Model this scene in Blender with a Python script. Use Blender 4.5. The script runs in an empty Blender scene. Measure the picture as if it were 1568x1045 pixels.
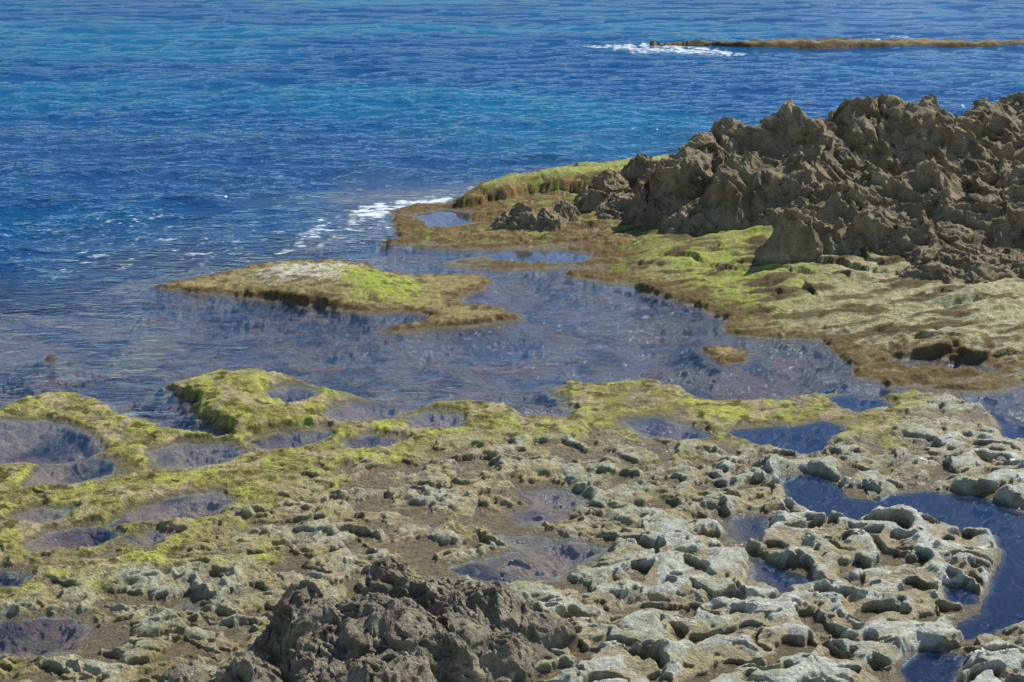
import bpy, math, numpy as np
from mathutils import Vector
R=math.radians
# ------------------------------------------------------------ camera geometry / site survey
CAMH=4.5; F=2154.0; TH=R(16.8)
ct,st=math.cos(TH),math.sin(TH)
def G(px,py,z=0.0):
    dx=(px-784)/F; dy=(522.5-py)/F
    d=(dx, ct+dy*st, -st+dy*ct); t=(CAMH-z)/(-d[2]); return (d[0]*t,d[1]*t)
def PK(px,py,y):
    dx=(px-784)/F; dy=(522.5-py)/F
    d=(dx, ct+dy*st, -st+dy*ct); t=y/d[1]; return (d[0]*t,y,CAMH+d[2]*t)
def poly(*p,z=0.0): return np.array([G(a,b,z) for a,b in p])
# ------------------------------------------------------------ noise
rng=np.random.RandomState(7)
PERM=np.tile(rng.permutation(512),3)
ANG=rng.rand(512)*2*np.pi; GX,GY=np.cos(ANG),np.sin(ANG)
G3=rng.normal(size=(512,3)); G3/=np.linalg.norm(G3,axis=1)[:,None]
def fade(t): return t*t*t*(t*(t*6-15)+10)
def n2(x,y,seed=0):
    x=x+seed*17.31; y=y-seed*9.77
    xi=np.floor(x).astype(np.int64); yi=np.floor(y).astype(np.int64)
    xf=x-xi; yf=y-yi; xi&=511; yi&=511; xj=(xi+1)&511; yj=(yi+1)&511
    u=fade(xf); v=fade(yf)
    def g(a,b,p,q):
        h=PERM[PERM[a]+b]; return GX[h]*p+GY[h]*q
    a=g(xi,yi,xf,yf); b=g(xj,yi,xf-1,yf); c=g(xi,yj,xf,yf-1); d=g(xj,yj,xf-1,yf-1)
    return ((a+(b-a)*u)*(1-v)+(c+(d-c)*u)*v)*1.5
def n3(x,y,z,seed=0):
    x=x+seed*13.7; y=y+seed*5.1
    I=[np.floor(q).astype(np.int64) for q in (x,y,z)]
    f=[q-i for q,i in zip((x,y,z),I)]; I=[i&511 for i in I]; w=[fade(q) for q in f]
    out=0
    for a in (0,1):
        for b in (0,1):
            for c in (0,1):
                h=PERM[PERM[PERM[(I[0]+a)&511]+((I[1]+b)&511)]+((I[2]+c)&511)]
                d=G3[h,0]*(f[0]-a)+G3[h,1]*(f[1]-b)+G3[h,2]*(f[2]-c)
                out=out+d*(w[0] if a else 1-w[0])*(w[1] if b else 1-w[1])*(w[2] if c else 1-w[2])
    return out*1.5
def fbm(x,y,o=4,seed=0,g=0.5):
    s=0;a=1.0
    for i in range(o): s=s+a*n2(x*2**i,y*2**i,seed+i*3); a*=g
    return s
def ridged(x,y,o=4,seed=0,g=0.5):
    s=0;a=1.0;t=0
    for i in range(o): s=s+a*(1-2*np.abs(n2(x*2**i,y*2**i,seed+i*3)));t+=a; a*=g
    return s/t
JX=rng.rand(512);JY=rng.rand(512);JV=rng.rand(512)
def worley(x,y,seed=0):
    x=x+seed*11.3;y=y+seed*7.9
    xi=np.floor(x).astype(np.int64); yi=np.floor(y).astype(np.int64)
    f1=np.full(x.shape,9.0);f2=f1.copy();val=np.zeros(x.shape)
    for a in(-1,0,1):
        for b in(-1,0,1):
            cx=xi+a;cy=yi+b;h=PERM[PERM[cx&511]+(cy&511)]
            d=np.hypot(cx+JX[h]-x,cy+JY[h]-y)
            m=d<f1
            f2=np.where(m,f1,np.minimum(f2,d)); val=np.where(m,JV[h],val); f1=np.where(m,d,f1)
    return f1,f2,val
def ss(a,b,x):
    t=np.clip((x-a)/(b-a),0,1); return t*t*(3-2*t)
def sd(x,y,P,margin=0.8):
    out=np.full(x.shape,-margin)
    lo=P.min(0)-margin;hi=P.max(0)+margin
    idx=np.nonzero((x>lo[0])&(x<hi[0])&(y>lo[1])&(y<hi[1]))[0]
    if len(idx)==0:return out
    X=x[idx];Y=y[idx];d2=np.full(X.shape,1e9);ins=np.zeros(X.shape,bool)
    n=len(P)
    for i in range(n):
        ax,ay=P[i];bx,by=P[(i+1)%n];ex,ey=bx-ax,by-ay
        L=ex*ex+ey*ey+1e-12
        t=np.clip(((X-ax)*ex+(Y-ay)*ey)/L,0,1)
        d2=np.minimum(d2,(X-ax-t*ex)**2+(Y-ay-t*ey)**2)
        if ay!=by:
            c=((ay>Y)!=(by>Y))&(X<(bx-ax)*(Y-ay)/(by-ay)+ax); ins^=c
    d=np.sqrt(d2);out[idx]=np.maximum(np.where(ins,d,-d),-margin);return out
# ------------------------------------------------------------ plan of the shore
SHELF=poly((-500,660),(-100,640),(0,628),(40,608),(100,600),(150,614),(190,634),(240,652),(290,664),(340,670),(352,662),(330,655),(300,640),(285,620),(255,594),(300,580),(370,568),(430,573),(490,592),(550,607),(585,620),(620,632),(660,620),(720,617),(790,620),(850,622),(870,614),(835,599),(870,588),(930,590),(1000,584),(1050,596),(1075,614),(1150,614),(1210,606),(1270,604),(1340,614),(1400,602),(1440,606),(1500,627),(1568,652),(1700,690),(2400,760),(2400,1500),(-900,1500),(-900,700))
RSHELF=poly((2300,560),(1700,600),(1568,592),(1510,602),(1430,602),(1360,594),(1300,582),(1300,557),(1270,537),(1250,527),(1190,524),(1140,520),(1105,512),(1110,492),(1060,472),(1010,454),(960,440),(900,432),(860,422),(880,407),(830,414),(760,415),(700,412),(665,405),(715,394),(770,386),(720,384),(640,380),(570,374),(610,364),(590,345),(605,332),(590,322),(650,312),(705,308),(708,294),(730,282),(790,272),(830,264),(880,256),(940,250),(1000,246),(1060,243),(1150,215),(1300,195),(1568,185),(2000,170),(2600,300))
ISLE=poly((225,440),(290,430),(370,412),(430,402),(520,399),(570,407),(590,420),(650,420),(720,420),(757,430),(745,445),(700,457),(702,470),(770,476),(807,482),(800,494),(720,502),(650,507),(555,513),(590,504),(640,494),(660,487),(620,480),(550,482),(480,472),(420,464),(330,452),(260,447))
ROCKLET=poly((1070,535),(1110,527),(1155,545),(1140,556),(1120,567),(1095,562),(1075,547))
LEFTROCK=poly((55,552),(80,545),(105,548),(90,556),(62,562))
POOLS=[poly(*p) for p in [
 ((-160,650),(60,646),(100,652),(130,668),(150,690),(120,704),(60,708),(-160,716)),
 ((70,716),(150,704),(178,710),(170,725),(110,738),(50,742)),
 ((235,692),(290,681),(350,684),(368,694),(340,705),(290,713),(250,712)),
 ((390,675),(430,664),(495,657),(500,668),(460,680),(410,685)),
 ((412,600),(440,592),(475,598),(470,612),(430,614)),
 ((540,678),(565,668),(605,674),(590,684),(550,686)),
 ((505,632),(540,618),(610,622),(600,640),(520,645)),
 ((625,640),(660,632),(700,636),(690,654),(640,656)),
 ((790,624),(830,618),(870,628),(860,638),(810,636)),
 ((968,647),(1000,642),(1040,654),(1075,668),(1040,672),(990,666)),
 ((1130,664),(1200,656),(1260,668),(1264,688),(1230,696),(1180,682)),
 ((1225,656),(1262,650),(1282,660),(1250,666)),
 ((1280,612),(1320,608),(1352,622),(1310,628)),
 ((1205,735),(1250,730),(1275,745),(1290,765),(1340,772),(1345,790),(1300,800),(1250,790),(1215,760)),
 ((1345,762),(1420,757),(1500,762),(1568,790),(1800,820),(1800,1100),(1568,960),(1540,965),(1480,980),(1450,970),(1500,940),(1512,900),(1535,860),(1522,820),(1460,812),(1400,795),(1350,782)),
 ((1110,795),(1160,792),(1180,812),(1150,832),(1120,820)),
 ((1150,850),(1185,862),(1235,885),(1240,905),(1190,906),(1150,895)),
 ((800,755),(850,750),(892,765),(885,780),(830,778)),
 ((785,785),(820,780),(860,790),(845,802),(800,800)),
 ((755,820),(850,823),(930,840),(905,860),(860,882),(780,893),(710,882),(680,870),(740,858),(800,845)),
 ((170,805),(200,780),(260,763),(330,757),(355,770),(330,790),(260,802)),
 ((35,835),(70,815),(150,806),(185,818),(150,840),(60,846)),
 ((190,822),(240,812),(275,820),(230,838),(190,836)),
 ((25,790),(60,778),(105,780),(90,795),(45,800)),
 ((-200,880),(0,872),(52,880),(30,898),(-200,910)),
 ((-200,955),(40,944),(110,946),(137,965),(110,995),(40,1006),(-200,1010)),
 ((255,932),(280,925),(302,932),(280,940)),
 ((1385,1020),(1420,1000),(1475,1005),(1450,1045),(1390,1060)),
 ((1450,900),(1490,905),(1500,925),(1460,925)),
 ((1370,556),(1420,553),(1500,560),(1510,568),(1440,568)),
 ((745,392),(775,386),(860,385),(905,391),(895,401),(830,403),(760,401)),
 ((640,330),(680,322),(720,326),(715,342),(660,348)),
 ((1540,640),(1600,650),(1600,680),(1550,670)),
]]
SHALLOW=poly((-900,425),(0,422),(200,425),(330,410),(430,385),(480,345),(560,318),(650,300),(1200,300),(2000,500),(2000,800),(-900,800))
SLAB=poly((710,291),(735,276),(800,266),(870,255),(940,246),(1050,242),(1070,280),(960,282),(930,269),(870,273),(800,277),(750,287),z=0.3)
HILL=poly((370,418),(430,403),(520,400),(575,412),(620,430),(600,455),(520,462),(440,455),(380,440),z=0.1)
PENH=poly((270,600),(330,580),(420,575),(400,600),(430,620),(480,612),(470,640),(400,655),(340,650),z=0.05)
GREEN=poly((-600,560),(200,560),(860,570),(1380,590),(1360,680),(1120,680),(950,670),(760,680),(600,695),(520,725),(430,765),(330,840),(150,890),(-100,960),(-600,960))
TAN=poly((430,740),(700,690),(860,720),(820,840),(700,880),(500,880),(380,850))
WHITE=poly((1120,760),(1400,740),(1568,640),(2200,640),(2200,1400),(850,1400),(850,960),(1000,820))
GSH=poly((960,330),(1160,330),(1250,400),(1250,450),(1160,500),(1080,470),(1000,420),(940,350))
PALE=poly((1300,420),(1800,380),(1800,620),(1400,560),(1240,510))
REEFZ=poly((540,300),(720,280),(960,285),(1010,350),(960,440),(860,425),(640,420),(540,390))
ISW=poly((385,412),(430,402),(540,400),(550,412),(520,430),(420,428),z=0.15)
ISG=poly((520,418),(580,408),(640,425),(640,450),(560,452),z=0.12)
def plan(x,y,fine=True):
    jit=0.07*fbm(x*1.5,y*1.5,3,5)
    if fine: jit=jit+0.035*fbm(x*7,y*7,3,9)
    land=np.full(x.shape,-4.0)
    r={}
    r['shelf']=sd(x,y,SHELF,4.0); r['rs']=sd(x,y,RSHELF,4.0); r['isle']=sd(x,y,ISLE,4.0)
    for k in('shelf','rs','isle'): land=np.maximum(land,r[k])
    r['lump']=np.maximum(sd(x,y,ROCKLET,.8),sd(x,y,LEFTROCK,.8)-0.05)
    land=np.maximum(land,np.where(r['lump']>-0.75,r['lump'],-4))
    pool=np.full(x.shape,-0.8)
    for P in POOLS: pool=np.maximum(pool,sd(x,y,P,0.8))
    r['land']=land+jit; r['pool']=pool+jit*0.6+0.01+0.05*ss(9.5,11.5,y)*ss(15,14,y)
    r['s']=np.minimum(r['land'],-r['pool'])
    r['shal']=sd(x,y,SHALLOW,6.0)
    return r
def beddepth(x,y,r):
    d=np.clip(-r['land'],0,4)
    n=fbm(x*0.8,y*0.8,3,21)
    sh=0.05+0.18*ss(0,0.7,d)+0.14*n*ss(0,.5,d)
    deep=ss(0.8,-4.5,r['shal']+1.3*fbm(x*0.35,y*0.35,3,23))
    sea=sh+deep*1.8
    pl=0.03+0.12*ss(0,0.45,r['pool'])+0.04*n
    return np.maximum(np.where(r['pool']>0,np.where(r['land']>0,pl,sea),sea),0.015)
def cmix(c,col,m):
    return c+(np.array(col)[None,:]-c)*np.clip(m,0,1)[:,None]
def mesh_grid(name,X,Y,Z,nr,nc,attrs,mat,smooth=True):
    me=bpy.data.meshes.new(name); n=nr*nc
    me.vertices.add(n); co=np.empty((n,3),np.float32); co[:,0]=X;co[:,1]=Y;co[:,2]=Z
    me.vertices.foreach_set('co',co.ravel())
    i=np.arange(nr-1)[:,None]*nc+np.arange(nc-1)[None,:]; i=i.ravel()
    q=np.stack([i,i+1,i+nc+1,i+nc],1).astype(np.int32); nf=len(q)
    me.loops.add(nf*4); me.loops.foreach_set('vertex_index',q.ravel())
    me.polygons.add(nf); me.polygons.foreach_set('loop_start',(np.arange(nf)*4).astype(np.int32))
    me.polygons.foreach_set('use_smooth',np.full(nf,smooth))
    me.update(calc_edges=True)
    for k,v in attrs.items():
        if v.ndim==2:
            a=me.attributes.new(k,'FLOAT_COLOR','POINT'); c=np.ones((n,4),np.float32); c[:,:3]=np.clip(v,0,1); a.data.foreach_set('color',c.ravel())
        else:
            a=me.attributes.new(k,'FLOAT','POINT'); a.data.foreach_set('value',v.astype(np.float32))
    ob=bpy.data.objects.new(name,me); bpy.context.scene.collection.objects.link(ob); me.materials.append(mat); return ob
# ------------------------------------------------------------ materials
def nodes(name):
    m=bpy.data.materials.new(name); m.use_nodes=True; nt=m.node_tree; nt.nodes.clear(); return m,nt
def N(nt,t,**k):
    n=nt.nodes.new(t)
    for a,b in k.items():
        if a in n.inputs.keys(): n.inputs[a].default_value=b
        else: setattr(n,a,b)
    return n
def rock_mat(name,s1,s2,bump,var=0.5,dist=0.03):
    m,nt=nodes(name); L=nt.links.new
    out=N(nt,'ShaderNodeOutputMaterial'); p=N(nt,'ShaderNodeBsdfPrincipled')
    col=N(nt,'ShaderNodeAttribute',attribute_name='col'); wet=N(nt,'ShaderNodeAttribute',attribute_name='wet')
    tc=N(nt,'ShaderNodeTexCoord')
    a=N(nt,'ShaderNodeTexNoise',Scale=s1,Detail=8.0,Roughness=0.65); b=N(nt,'ShaderNodeTexNoise',Scale=s2,Detail=4.0,Roughness=0.7)
    for q in(a,b): L(tc.outputs['Object'],q.inputs['Vector'])
    add=N(nt,'ShaderNodeMath',operation='ADD'); L(a.outputs['Fac'],add.inputs[0]); L(b.outputs['Fac'],add.inputs[1])
    mr=N(nt,'ShaderNodeMapRange'); mr.inputs['From Min'].default_value=0.7;mr.inputs['From Max'].default_value=1.3
    mr.inputs['To Min'].default_value=1-var;mr.inputs['To Max'].default_value=1+var; L(add.outputs[0],mr.inputs['Value'])
    sc=N(nt,'ShaderNodeVectorMath',operation='SCALE'); L(col.outputs['Color'],sc.inputs[0]); L(mr.outputs[0],sc.inputs['Scale'])
    L(sc.outputs[0],p.inputs['Base Color'])
    rr=N(nt,'ShaderNodeMapRange'); rr.inputs['To Min'].default_value=0.9; rr.inputs['To Max'].default_value=0.28; L(wet.outputs['Fac'],rr.inputs['Value']); L(rr.outputs[0],p.inputs['Roughness'])
    sp=N(nt,'ShaderNodeMapRange'); sp.inputs['To Min'].default_value=0.12; sp.inputs['To Max'].default_value=0.6; L(wet.outputs['Fac'],sp.inputs['Value']); L(sp.outputs[0],p.inputs['Specular IOR Level'])
    bp=N(nt,'ShaderNodeBump',Strength=bump,Distance=dist); L(add.outputs[0],bp.inputs['Height']); L(bp.outputs[0],p.inputs['Normal'])
    L(p.outputs[0],out.inputs[0]); return m
M_GROUND=rock_mat('shore_rock',14,60,0.9,0.45,0.03)
M_ROCK=rock_mat('karst_rock',9,38,1.0,0.4,0.07)
def water_mat():
    m,nt=nodes('sea_water'); L=nt.links.new
    out=N(nt,'ShaderNodeOutputMaterial')
    dep=N(nt,'ShaderNodeAttribute',attribute_name='murk'); foam=N(nt,'ShaderNodeAttribute',attribute_name='foam'); rip=N(nt,'ShaderNodeAttribute',attribute_name='ripple'); dc=N(nt,'ShaderNodeAttribute',attribute_name='deepcol')
    tc=N(nt,'ShaderNodeTexCoord'); mp=N(nt,'ShaderNodeMapping'); mp.inputs['Scale'].default_value=(0.6,1.3,1); mp.inputs['Rotation'].default_value=(0,0,0.12)
    L(tc.outputs['Object'],mp.inputs['Vector'])
    a=N(nt,'ShaderNodeTexNoise',Scale=3.2,Detail=4.0,Roughness=0.55,Distortion=0.8); b=N(nt,'ShaderNodeTexNoise',Scale=8.5,Detail=2.0,Roughness=0.5,Distortion=0.7)
    for q in(a,b): L(mp.outputs[0],q.inputs['Vector'])
    bm=N(nt,'ShaderNodeMath',operation='MULTIPLY_ADD'); L(b.outputs['Fac'],bm.inputs[0]); bm.inputs[1].default_value=0.5; L(a.outputs['Fac'],bm.inputs[2])
    hm=N(nt,'ShaderNodeMath',operation='MULTIPLY'); L(bm.outputs[0],hm.inputs[0]); L(rip.outputs['Fac'],hm.inputs[1])
    bp=N(nt,'ShaderNodeBump',Strength=1.0,Distance=0.16); L(hm.outputs[0],bp.inputs['Height'])
    tr=N(nt,'ShaderNodeBsdfTransparent',Color=(0.84,0.88,0.93,1))
    df=N(nt,'ShaderNodeBsdfDiffuse'); L(dc.outputs['Color'],df.inputs['Color']); L(bp.outputs[0],df.inputs['Normal'])
    mx=N(nt,'ShaderNodeMixShader'); L(dep.outputs['Fac'],mx.inputs[0]); L(tr.outputs[0],mx.inputs[1]); L(df.outputs[0],mx.inputs[2])
    gl=N(nt,'ShaderNodeBsdfGlossy',Roughness=0.03,Color=(0.54,0.73,1.0,1)); L(bp.outputs[0],gl.inputs['Normal'])
    # Schlick reflectance, the same from above and below the surface
    ge=N(nt,'ShaderNodeNewGeometry'); dt=N(nt,'ShaderNodeVectorMath',operation='DOT_PRODUCT'); L(bp.outputs[0],dt.inputs[0]); L(ge.outputs['Incoming'],dt.inputs[1])
    ab=N(nt,'ShaderNodeMath',operation='ABSOLUTE'); L(dt.outputs['Value'],ab.inputs[0])
    om=N(nt,'ShaderNodeMath',operation='SUBTRACT',use_clamp=True); om.inputs[0].default_value=1.0; L(ab.outputs[0],om.inputs[1])
    pw=N(nt,'ShaderNodeMath',operation='POWER'); L(om.outputs[0],pw.inputs[0]); pw.inputs[1].default_value=4.7
    ma=N(nt,'ShaderNodeMath',operation='MULTIPLY_ADD'); L(pw.outputs[0],ma.inputs[0]); ma.inputs[1].default_value=1.0; ma.inputs[2].default_value=0.03
    fc=N(nt,'ShaderNodeMath',operation='MINIMUM'); L(ma.outputs[0],fc.inputs[0]); fc.inputs[1].default_value=0.7
    m2=N(nt,'ShaderNodeMixShader'); L(fc.outputs[0],m2.inputs[0]); L(mx.outputs[0],m2.inputs[1]); L(gl.outputs[0],m2.inputs[2])
    fo=N(nt,'ShaderNodeBsdfDiffuse',Color=(0.75,0.8,0.83,1))
    fn=N(nt,'ShaderNodeTexNoise',Scale=16.0,Detail=5.0,Roughness=0.7); L(mp.outputs[0],fn.inputs['Vector'])
    fa=N(nt,'ShaderNodeMath',operation='ADD'); L(foam.outputs['Fac'],fa.inputs[0]); L(fn.outputs['Fac'],fa.inputs[1])
    fm=N(nt,'ShaderNodeMapRange'); fm.inputs['From Min'].default_value=1.0; fm.inputs['From Max'].default_value=1.25; L(fa.outputs[0],fm.inputs['Value'])
    m3=N(nt,'ShaderNodeMixShader'); L(fm.outputs[0],m3.inputs[0]); L(m2.outputs[0],m3.inputs[1]); L(fo.outputs[0],m3.inputs[2])
    L(m3.outputs[0],out.inputs[0]); return m
M_WATER=water_mat()
# ------------------------------------------------------------ terrain
def grid(s0,s1,nr,u0,u1,nc):
    s=np.linspace(s0,s1,nr); y=1/s; u=np.linspace(u0,u1,nc)
    Y=np.repeat(y,nc); X=(y[:,None]*u[None,:]).ravel(); return X,Y
NR,NC=1300,1400
X,Y=grid(1/6.4,1/33.,NR,-0.5,0.52,NC)
r=plan(X,Y)
s=r['s']; green=ss(-0.5,0.5,sd(X,Y,GREEN,1.5)+0.6*fbm(X*1.1,Y*1.1,4,31))
tan=ss(-0.4,0.4,sd(X,Y,TAN,1.5)+0.4*fbm(X*1.5,Y*1.5,3,33))
white=ss(-0.6,0.5,sd(X,Y,WHITE,1.5)+0.5*fbm(X*1.2,Y*1.2,3,35))
rs=ss(-0.3,0.1,r['rs']); isl=ss(-0.3,0.1,np.maximum(r['isle'],r['lump'])); fg=ss(-0.3,0.1,r['shelf'])
base=0.05+0.02*fbm(X*0.6,Y*0.6,3,41)+0.035*white-0.015*green
base=base+rs*np.clip(0.07*r['rs'],0,0.2)*ss(-0.05,-0.75,r['pool'])
slab=sd(X,Y,SLAB,1.0)+0.15*fbm(X*1.5,Y*1.5,3,44); base=base+0.2*ss(-0.3,0.25,slab)
reefz=ss(-0.3,0.3,sd(X,Y,REEFZ,1.0)); base=base*(1-0.5*reefz*(slab<-0.1))
base=base+0.14*ss(-0.3,0.6,sd(X,Y,HILL,1.0))+0.11*ss(-0.3,0.35,sd(X,Y,PENH,1.0))
pr=ss(0,0.09+0.03*(1-fg),s)
wx=X+0.14*fbm(X*2,Y*2,3,51); wy=Y+0.14*fbm(X*2,Y*2,3,57)
big=fbm(wx*1.4,wy*2.1,2,63)
bq=n2(wx*3.6,wy*6,65); billow=0.40-np.sqrt(bq*bq+0.015)
bw=n2(wx*2.4,wy*3.7,67); bossW=0.35-np.sqrt(bw*bw+0.02)+0.40*n2(wx*4.8,wy*7,68)
pits=ss(0.15,0.50,fbm(wx*2.9,wy*4.6,3,71))
pitsW=ss(0.20,0.42,fbm(wx*2.6,wy*4.0,2,72))
pits2=ss(0.3,0.6,fbm(X*8,Y*12,2,73))
pits3=ss(0.25,0.55,fbm(wx*5.5,wy*8.5,2,74))
rough=fbm(wx*8,wy*11,3,75,0.6)
fine=fbm(X*15,Y*18,4,81,0.55)
strat=ridged(X*0.5+Y*0.25,Y*2.2-X*0.45,4,91)
bt=(Y*1.1+X*0.45+1.6*fbm(X*0.5,Y*0.6,4,93)); bf=bt-np.floor(bt); ledge=(ss(0,0.08,bf)-bf)*ss(-0.25,0.35,fbm(X*.6,Y*.9,3,94))
A=fg*(1-green)*1.0+green*fg*0.3+rs*0.2+isl*0.2
hM=0.035*big+0.055*billow-0.070*pits-0.025*pits2+0.014*rough
hW=0.045*big+0.085*bossW-0.095*pitsW-0.040*pits3-0.010*pits2+0.008*rough
wm=0.45+0.55*white
h=base+A*(hM*(1-wm)+hW*wm)+0.008*fine*(1-0.5*white)+rs*(0.06*(strat-0.45)+0.09*ledge*ss(0.2,0.9,r['rs'])*(1-.6*reefz))
h=h+(1-fg)*0.018*fbm(X*4,Y*5,3,95)+green*0.013*ridged(X*3.5,Y*5,4,97)
h=np.maximum(h,0.012+0.008*fine)
dep=beddepth(X,Y,r)
Z=np.where(s>0,h*pr,-dep*ss(0,0.12,-s)-0.004)+(0.006*fine+0.018*rough)*(s<0)*ss(0,.1,-s)
Z=np.where(s<=0,np.minimum(Z,-0.004),Z)
cn=fbm(X*2.2,Y*2.6,4,101); cf=fbm(X*9,Y*11,4,111,0.65)
n=len(X)
c=np.tile(np.array([0.44,0.365,0.21]),(n,1))
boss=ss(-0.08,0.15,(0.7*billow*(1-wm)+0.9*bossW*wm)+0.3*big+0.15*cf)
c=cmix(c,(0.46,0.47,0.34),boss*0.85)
c=cmix(c,(0.62,0.49,0.30),tan*ss(-0.3,0.4,cf+cn)*0.9)
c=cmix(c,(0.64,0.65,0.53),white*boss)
c=cmix(c,(0.27,0.24,0.065),ss(0.0,0.5,cn+0.7*cf)*(1-white)*0.6)
c=cmix(c,(0.38,0.36,0.16),ss(0.05,0.5,cn+.3*cf)*white*0.6)
c=cmix(c,(0.34,0.31,0.09),green*ss(-0.7,0.0,cf+0.4))
c=cmix(c,(0.50,0.53,0.11),green*ss(-0.1,0.4,cn+0.5*cf))
c=cmix(c,(0.50,0.41,0.23),green*ss(0.05,0.4,fbm(X*3,Y*3,4,121,.6)))
c=cmix(c,(0.15,0.14,0.04),green*ss(0.22,0.6,fbm(X*5,Y*7,4,125,.6)))
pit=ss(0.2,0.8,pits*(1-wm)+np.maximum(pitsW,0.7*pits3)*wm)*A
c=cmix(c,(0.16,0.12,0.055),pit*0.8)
rc=np.tile(np.array([0.40,0.365,0.16]),(n,1))
rc=cmix(rc,(0.37,0.46,0.06),ss(-0.6,0.5,sd(X,Y,GSH,1.5)+0.5*cn)*ss(-0.2,0.5,cf+0.2))
rc=cmix(rc,(0.56,0.53,0.34),ss(-1,1,sd(X,Y,PALE,1.5)+0.6*cn)*ss(-0.4,0.3,cf))
rc=cmix(rc,(0.17,0.13,0.06),ss(0.0,0.4,fbm(X*1.2,Y*3.6-X*.6,4,131)))
rc=cmix(rc,(0.13,0.08,0.04),reefz*ss(-0.6,0.0,cf)); rc=cmix(rc,(0.30,0.20,0.08),reefz*ss(0.0,.5,-cn+.3*cf)); rc=cmix(rc,(0.28,0.34,0.06),reefz*ss(0.15,0.6,cn+.3*cf))
rc=cmix(rc,(0.41,0.45,0.12),ss(0.0,0.3,slab)*ss(-.6,.2,cf+.2))
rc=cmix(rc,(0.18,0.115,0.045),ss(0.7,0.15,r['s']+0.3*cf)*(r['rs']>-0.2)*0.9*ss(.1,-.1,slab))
c=c+(rc-c)*rs[:,None]
ic=np.tile(np.array([0.40,0.32,0.14]),(n,1))
ic=cmix(ic,(0.64,0.63,0.50),ss(-0.15,0.15,sd(X,Y,ISW,1.0)+0.25*cf)*ss(-.5,.1,cf+.2))
ic=cmix(ic,(0.39,0.48,0.07),ss(-0.15,0.15,sd(X,Y,ISG,1.0)+0.3*cf)*ss(-.6,.1,cf+.1))
ic=cmix(ic,(0.13,0.11,0.05),ss(0.2,0.6,fbm(X*4,Y*6,3,133))*.8)
ic=cmix(ic,(0.15,0.095,0.04),ss(0.3,0.05,r['s']+0.12*cf))
c=c+(ic-c)*isl[:,None]
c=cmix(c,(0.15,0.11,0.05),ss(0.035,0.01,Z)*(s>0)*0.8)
under=ss(0.0,0.05,-s)
uc=np.tile(np.array([0.22,0.125,0.09]),(n,1)); uc=cmix(uc,(0.03,0.022,0.03),ss(-0.15,0.25,fbm(X*1.3,Y*1.9,5,141,.6))); uc=cmix(uc,(0.22,0.18,0.08),ss(0.1,0.45,fbm(X*1.7,Y*2.0,4,147,.6))*.7)
inp=((r['pool']>-0.1)&(r['shelf']>0))
uc=cmix(uc,(0.44,0.31,0.18),inp*ss(-0.2,0.4,fbm(X*1.5,Y*1.5,4,143)+0.25)*ss(3.2,1.5,X)*0.9)
uc=cmix(uc,(0.03,0.035,0.05),inp*ss(1.5,2.2,X)*0.9*ss(-.6,.0,fbm(X*1.3,Y*1.3,3,149)+.15))
c=c+(uc-c)*under[:,None]
wet=np.clip(0.1+0.7*white+0.9*ss(0.03,0.01,Z)+0.5*boss*fg*(1-green),0,1)
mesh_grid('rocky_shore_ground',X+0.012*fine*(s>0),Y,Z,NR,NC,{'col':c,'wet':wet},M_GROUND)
# ------------------------------------------------------------ sea
WR,WC=1300,1150
X,Y=grid(1/6.4,1/4000.,WR,-0.53,0.55,WC)
dy=Y*Y*(1/6.4)/WR
r=plan(X,Y,False); bd=beddepth(X,Y,r)
inpool=(r['pool']>-0.15)&(r['land']>0)
opn=ss(0.3,1.8,bd)*(~inpool)
inland=ss(-0.1,0.3,r['land'])
amp=np.where(inland>0.5,0.0,0.16+0.84*opn)*(1-inland)
W=np.zeros(len(X))
for i,(Lw,a,an,stx) in enumerate([(7,0.10,0.08,1.8),(3.6,0.12,-0.12,1.7),(1.9,0.125,0.15,1.7),(1.0,0.09,-0.05,1.6),(0.5,0.048,0.25,1.6),(0.25,0.020,-0.2,1.5)]):
    cx=X*math.cos(an)+Y*math.sin(an); cy=-X*math.sin(an)+Y*math.cos(an)
    w=0.35+0.5*n2(cx/(Lw*3),cy/(Lw*2),200+i)
    q=n2(cx/(Lw*stx),cy/Lw,210+i*2); q=0.5*q+0.5*(0.45-1.4*np.abs(n2(cx/(Lw*stx)+3,cy/Lw*0.8,215+i*2)))
    W+=a*q*ss(Lw*0.6,Lw*0.25,dy)*(0.6+w)
Zw=W*amp
murk=np.clip(1-np.exp(-np.clip(bd-0.25,0,9)/0.7),0,1)*(~inpool)+inpool*0.45*ss(1.4,2.2,X)*ss(14,13,Y)
murk=np.maximum(murk,ss(28,31,Y))
deepc=np.tile(np.array([0.006,0.085,0.23]),(len(X),1))
deepc=cmix(deepc,(0.008,0.16,0.29),ss(-0.2,0.6,fbm(X*0.06,Y*0.09,3,301))*0.9)
deepc=cmix(deepc,(0.012,0.065,0.21),ss(0,12,X-0.05*Y)*0.5)
deepc=cmix(deepc,(0.04,0.04,0.11),ss(0.7,0.2,bd))
deepc=cmix(deepc,(0.008,0.03,0.09),inpool*1.0)
FO=[(poly((400,400),(470,335),(560,312),(690,304),(700,316),(600,335),(590,350),(560,372),(470,385)),0.42,0.4),
    (poly((520,326),(600,306),(700,300),(702,314),(640,324),(600,334),(560,340)),0.66,0.4),
    (poly((430,385),(465,352),(510,334),(520,345),(480,380)),0.54,0.35),
    (poly((860,68),(1040,68),(1150,80),(1100,86),(980,83)),0.62,1.0),
    (poly((1290,60),(1400,55),(1500,64),(1600,66),(1300,68)),0.47,1.0),
    (poly((-200,340),(300,320),(480,350),(420,425),(-200,430)),0.32,1.0)]
foam=np.zeros(len(X)); fnz=0.4*fbm(X*1.2,Y*2.0,3,311,0.6)+0.9*fbm(X*4,Y*6,3,317,0.6)
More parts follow.
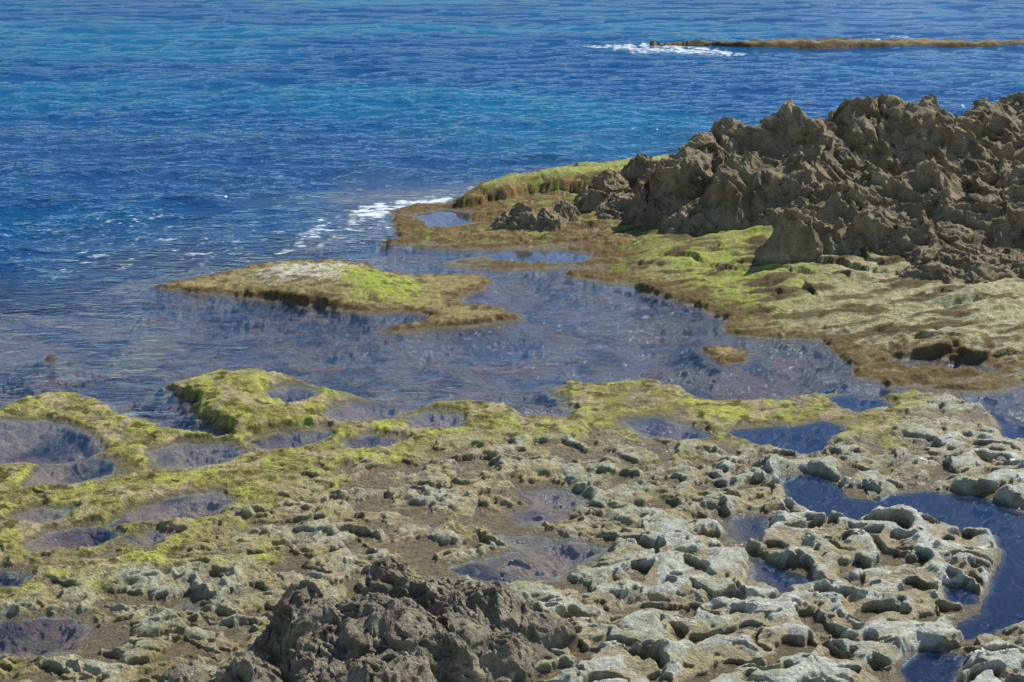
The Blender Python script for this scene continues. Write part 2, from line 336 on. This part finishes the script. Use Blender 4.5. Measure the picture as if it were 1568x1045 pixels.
for P,aa,mg in FO: foam=np.maximum(foam,aa*ss(-mg,mg*0.6,sd(X,Y,P,2.5)))
foam=np.where(foam>0.02,foam+0.3*fnz,0)
edge=ss(0.25,0.0,np.abs(r['land']+0.05))*(inland<0.9)*(~inpool)*(X<2.5)*ss(15,20,Y)
foam=np.maximum(foam,edge*(0.29+0.4*fnz))
ripple=np.where(inpool|(inland>0.4),0.012,0.21+0.66*opn)*ss(200,60,Y)
mesh_grid('sea',X,Y,Zw,WR,WC,{'murk':murk,'foam':np.clip(foam,0,1),'ripple':ripple,'deepcol':deepc},M_WATER)
# ------------------------------------------------------------ rocks
def rock(name,peaks,x0,x1,y0,y1,nx,ny,rad,noise,base=-0.12,seed=0,colA=(0.45,0.365,0.225),colB=(0.24,0.19,0.115),zg=0.0,pw=1.3,amp=0.38):
    xs=np.linspace(x0,x1,nx);ys=np.linspace(y0,y1,ny);X=np.tile(xs,ny);Y=np.repeat(ys,nx)
    k=noise
    wx=X+0.22*k*fbm(X/k,Y/k,4,seed+1,0.55); wy=Y+0.22*k*fbm(X/k,Y/k,4,seed+4,0.55)
    H=np.full(X.shape,-1.0)
    for px,py,yd,rm in peaks:
        a,b,zt=PK(px,py,yd); rr=rm*rad
        d=np.hypot(wx-a,wy-b)/rr
        q=(zt-zg+0.15)*(1-d**pw)-0.15+zg
        kk=0.06*k; hh=np.clip(0.5+0.5*(q-H)/kk,0,1); H=H+(q-H)*hh+kk*hh*(1-hh)
    m=ss(-0.1,0.5*k,H-zg)
    H=np.maximum(H,base-0.3)
    rd=ridged(wx/(k*1.5),wy/(k*1.5),6,seed+10,0.48)
    bed=(H+0.35*X+0.15*Y)/(0.26*k)+0.5*n2(X/k,Y/k,seed+15); fr=bed-np.floor(bed)
    H=H+m*k*amp*(rd-0.6)+m*0.08*k*(ss(0.0,0.25,fr)-fr)+m*0.04*k*fbm(X*7/k,Y*7/k,4,seed+20,0.6)
    f1,f2,v=worley(wx*6/k,wy*6/k,seed+2); H=H-m*0.10*k*ss(0.38,0.0,f1)*(v>0.45)
    Z=H
    ox=0.12*k*n3(X*2.0/k,Y*2.0/k,Z*2.2/k,seed+30)+0.045*k*n3(X*7/k,Y*7/k,Z*8/k,seed+31)
    oy=0.14*k*n3(X*2.0/k,Y*2.0/k,Z*2.2/k,seed+33)+0.05*k*n3(X*7/k,Y*7/k,Z*8/k,seed+34)
    c=np.tile(np.array(colA),(len(X),1)); q=fbm(X*3/k,Y*3/k,4,seed+40)
    c=cmix(c,colB,ss(-0.1,0.5,q)*0.7); c=cmix(c,(0.54,0.46,0.31),ss(0.15,0.7,-q)*0.5)
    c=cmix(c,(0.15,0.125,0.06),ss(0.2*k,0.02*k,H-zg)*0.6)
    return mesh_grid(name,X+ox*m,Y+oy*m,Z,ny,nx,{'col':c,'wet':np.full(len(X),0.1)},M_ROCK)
main=[(1125,182,21.8,.8),(1085,198,21.4,.7),(1055,226,21.0,.65),(1165,198,21.6,.7),(1205,164,22,1.0),(1245,178,21.8,1),(1355,144,22.4,1.3),(1318,156,22.2,1.1),(1400,160,22.2,1.2),(1450,198,22,1.2),
 (1150,228,20.6,.8),(1100,260,20.3,.6),(1220,233,20.6,1),(1290,213,21.0,1.1),(1300,282,19.2,.8),(1345,262,19.4,.9),(1410,258,19.5,1.0),(1480,246,20.2,1.2),(1545,256,20.2,1.2),(1500,306,18.8,.9),(1568,292,18.9,1.1),(1215,320,18.1,.45),(1255,332,18.2,.45),(1330,328,18.3,.6),(1410,332,18.2,.6),
 (1650,260,20.2,1.4),(1700,300,19.2,1.4),(1470,348,18.2,.6)]
rock('rock_outcrop',main,2.0,10.5,16.6,25.0,900,850,1.5,1.0,seed=400,zg=0.1)
back=[(1520,162,26,1.2),(1568,140,26.5,1.4),(1490,180,25.7,.9),(1640,125,26.5,1.6),(1740,135,26.5,1.6)]
rock('rock_outcrop.001',back,7.0,14,23.5,29.0,450,350,1.4,1.0,seed=450,zg=0.05)
rock('rock',[(985,236,22.8,.6),(1015,245,22.4,.6),(935,262,22.2,.55),(1000,282,21.2,.5),(1035,298,20.6,.6),(950,296,21.3,.45),(905,290,21.6,.35),(1060,315,20.0,.5)],0.6,3.6,19.0,24.5,400,400,1.25,0.5,seed=500,zg=0.05,pw=1.6,amp=.32)
rock('rock.001',[(862,306,20.9,.35)],0.3,1.2,20.2,21.7,120,120,1.1,0.25,seed=520,zg=0.02,pw=1.6)
rock('rock.002',[(800,313,20.6,.5),(835,320,20.6,.4),(775,324,20.6,.35)],-0.5,0.9,19.8,21.5,160,120,1.1,0.28,seed=530,zg=0.02,pw=1.6)
rock('rock.003',[(1480,374,17.3,.8),(1435,394,17.1,.7),(1530,384,17.4,.8),(1568,392,17.2,.8),(1500,400,16.9,.6)],4.3,8.5,15.6,18.6,420,320,1.2,0.5,seed=540,zg=0.12,pw=1.6,amp=.32)
rock('boulder',[(603,846,8.3,.34),(650,878,8.25,.5),(470,893,8.15,.38),(510,915,8.0,.45),(560,912,8.0,.5),(700,898,8.2,.5),(760,908,8.15,.4),(812,932,8.1,.26),(700,945,7.9,.55),(600,930,7.8,.6),(500,960,7.7,.45),(780,970,7.8,.36),(380,1005,7.5,.35),(280,1025,7.5,.3),(560,1005,7.3,.6)],-2.5,0.7,6.5,9.0,850,680,1.05,0.42,seed=561,zg=0.03,colA=(0.42,0.375,0.28),colB=(0.25,0.215,0.155),amp=0.26,pw=1.6)
rock('stone',[(1213,742,10.8,.1),(1224,747,10.76,.1)],1.9,2.5,10.5,11.1,80,80,1.2,0.06,seed=580,zg=0.0,colA=(0.38,0.19,0.09),colB=(0.24,0.12,0.06),amp=0.2,pw=1.6)
# far reef
rx=np.linspace(5,40,1400); ry=np.linspace(49,56,90)
X=np.tile(rx,90);Y=np.repeat(ry,1400)
cy=52.0+0.35*fbm(X*0.3,X*0,3,601)+0.02*X
wd=1.3*ss(5.5,11,X)*(0.85+0.4*n2(X*0.25,X*0,603))
d=1-np.abs(Y-cy)/np.maximum(wd,0.05)
Z=0.24*ss(0,0.35,d)-0.11+0.07*fbm(X*1.6,Y*1.6,4,605)
c=np.tile(np.array([0.12,0.08,0.04]),(len(X),1)); c=cmix(c,(0.30,0.23,0.09),ss(0.35,0.8,d+0.6*fbm(X,Y,3,607))*0.8)
mesh_grid('reef',X,Y,Z,90,1400,{'col':c,'wet':np.full(len(X),0.1)},M_GROUND)
# ------------------------------------------------------------ light, sky, camera
EL,AZ=R(42),R(45)
w=bpy.data.worlds.new('World'); bpy.context.scene.world=w; w.use_nodes=True; nt=w.node_tree
bg=nt.nodes['Background']; sky=nt.nodes.new('ShaderNodeTexSky'); sky.sky_type='NISHITA'; sky.sun_disc=False; sky.sun_elevation=EL; sky.sun_rotation=AZ; sky.ozone_density=1.6; sky.dust_density=0.1; sky.air_density=0.9
nt.links.new(sky.outputs[0],bg.inputs[0]); bg.inputs[1].default_value=0.11
d=Vector((math.sin(AZ)*math.cos(EL),math.cos(AZ)*math.cos(EL),math.sin(EL)))
l=bpy.data.lights.new('sun','SUN'); l.energy=5.0; l.angle=R(0.5); l.color=(1,0.96,0.87); lo=bpy.data.objects.new('sun',l); bpy.context.scene.collection.objects.link(lo); lo.rotation_euler=(-d).to_track_quat('-Z','Y').to_euler()
cam=bpy.data.cameras.new('camera'); co=bpy.data.objects.new('camera',cam); bpy.context.scene.collection.objects.link(co)
cam.sensor_width=36; cam.lens=36*F/1568; cam.clip_end=10000; co.location=(0,0,CAMH); co.rotation_euler=(math.pi/2-TH,0,0)
S=bpy.context.scene; S.camera=co; S.view_settings.view_transform='Standard'; S.view_settings.look='None'; S.view_settings.exposure=0
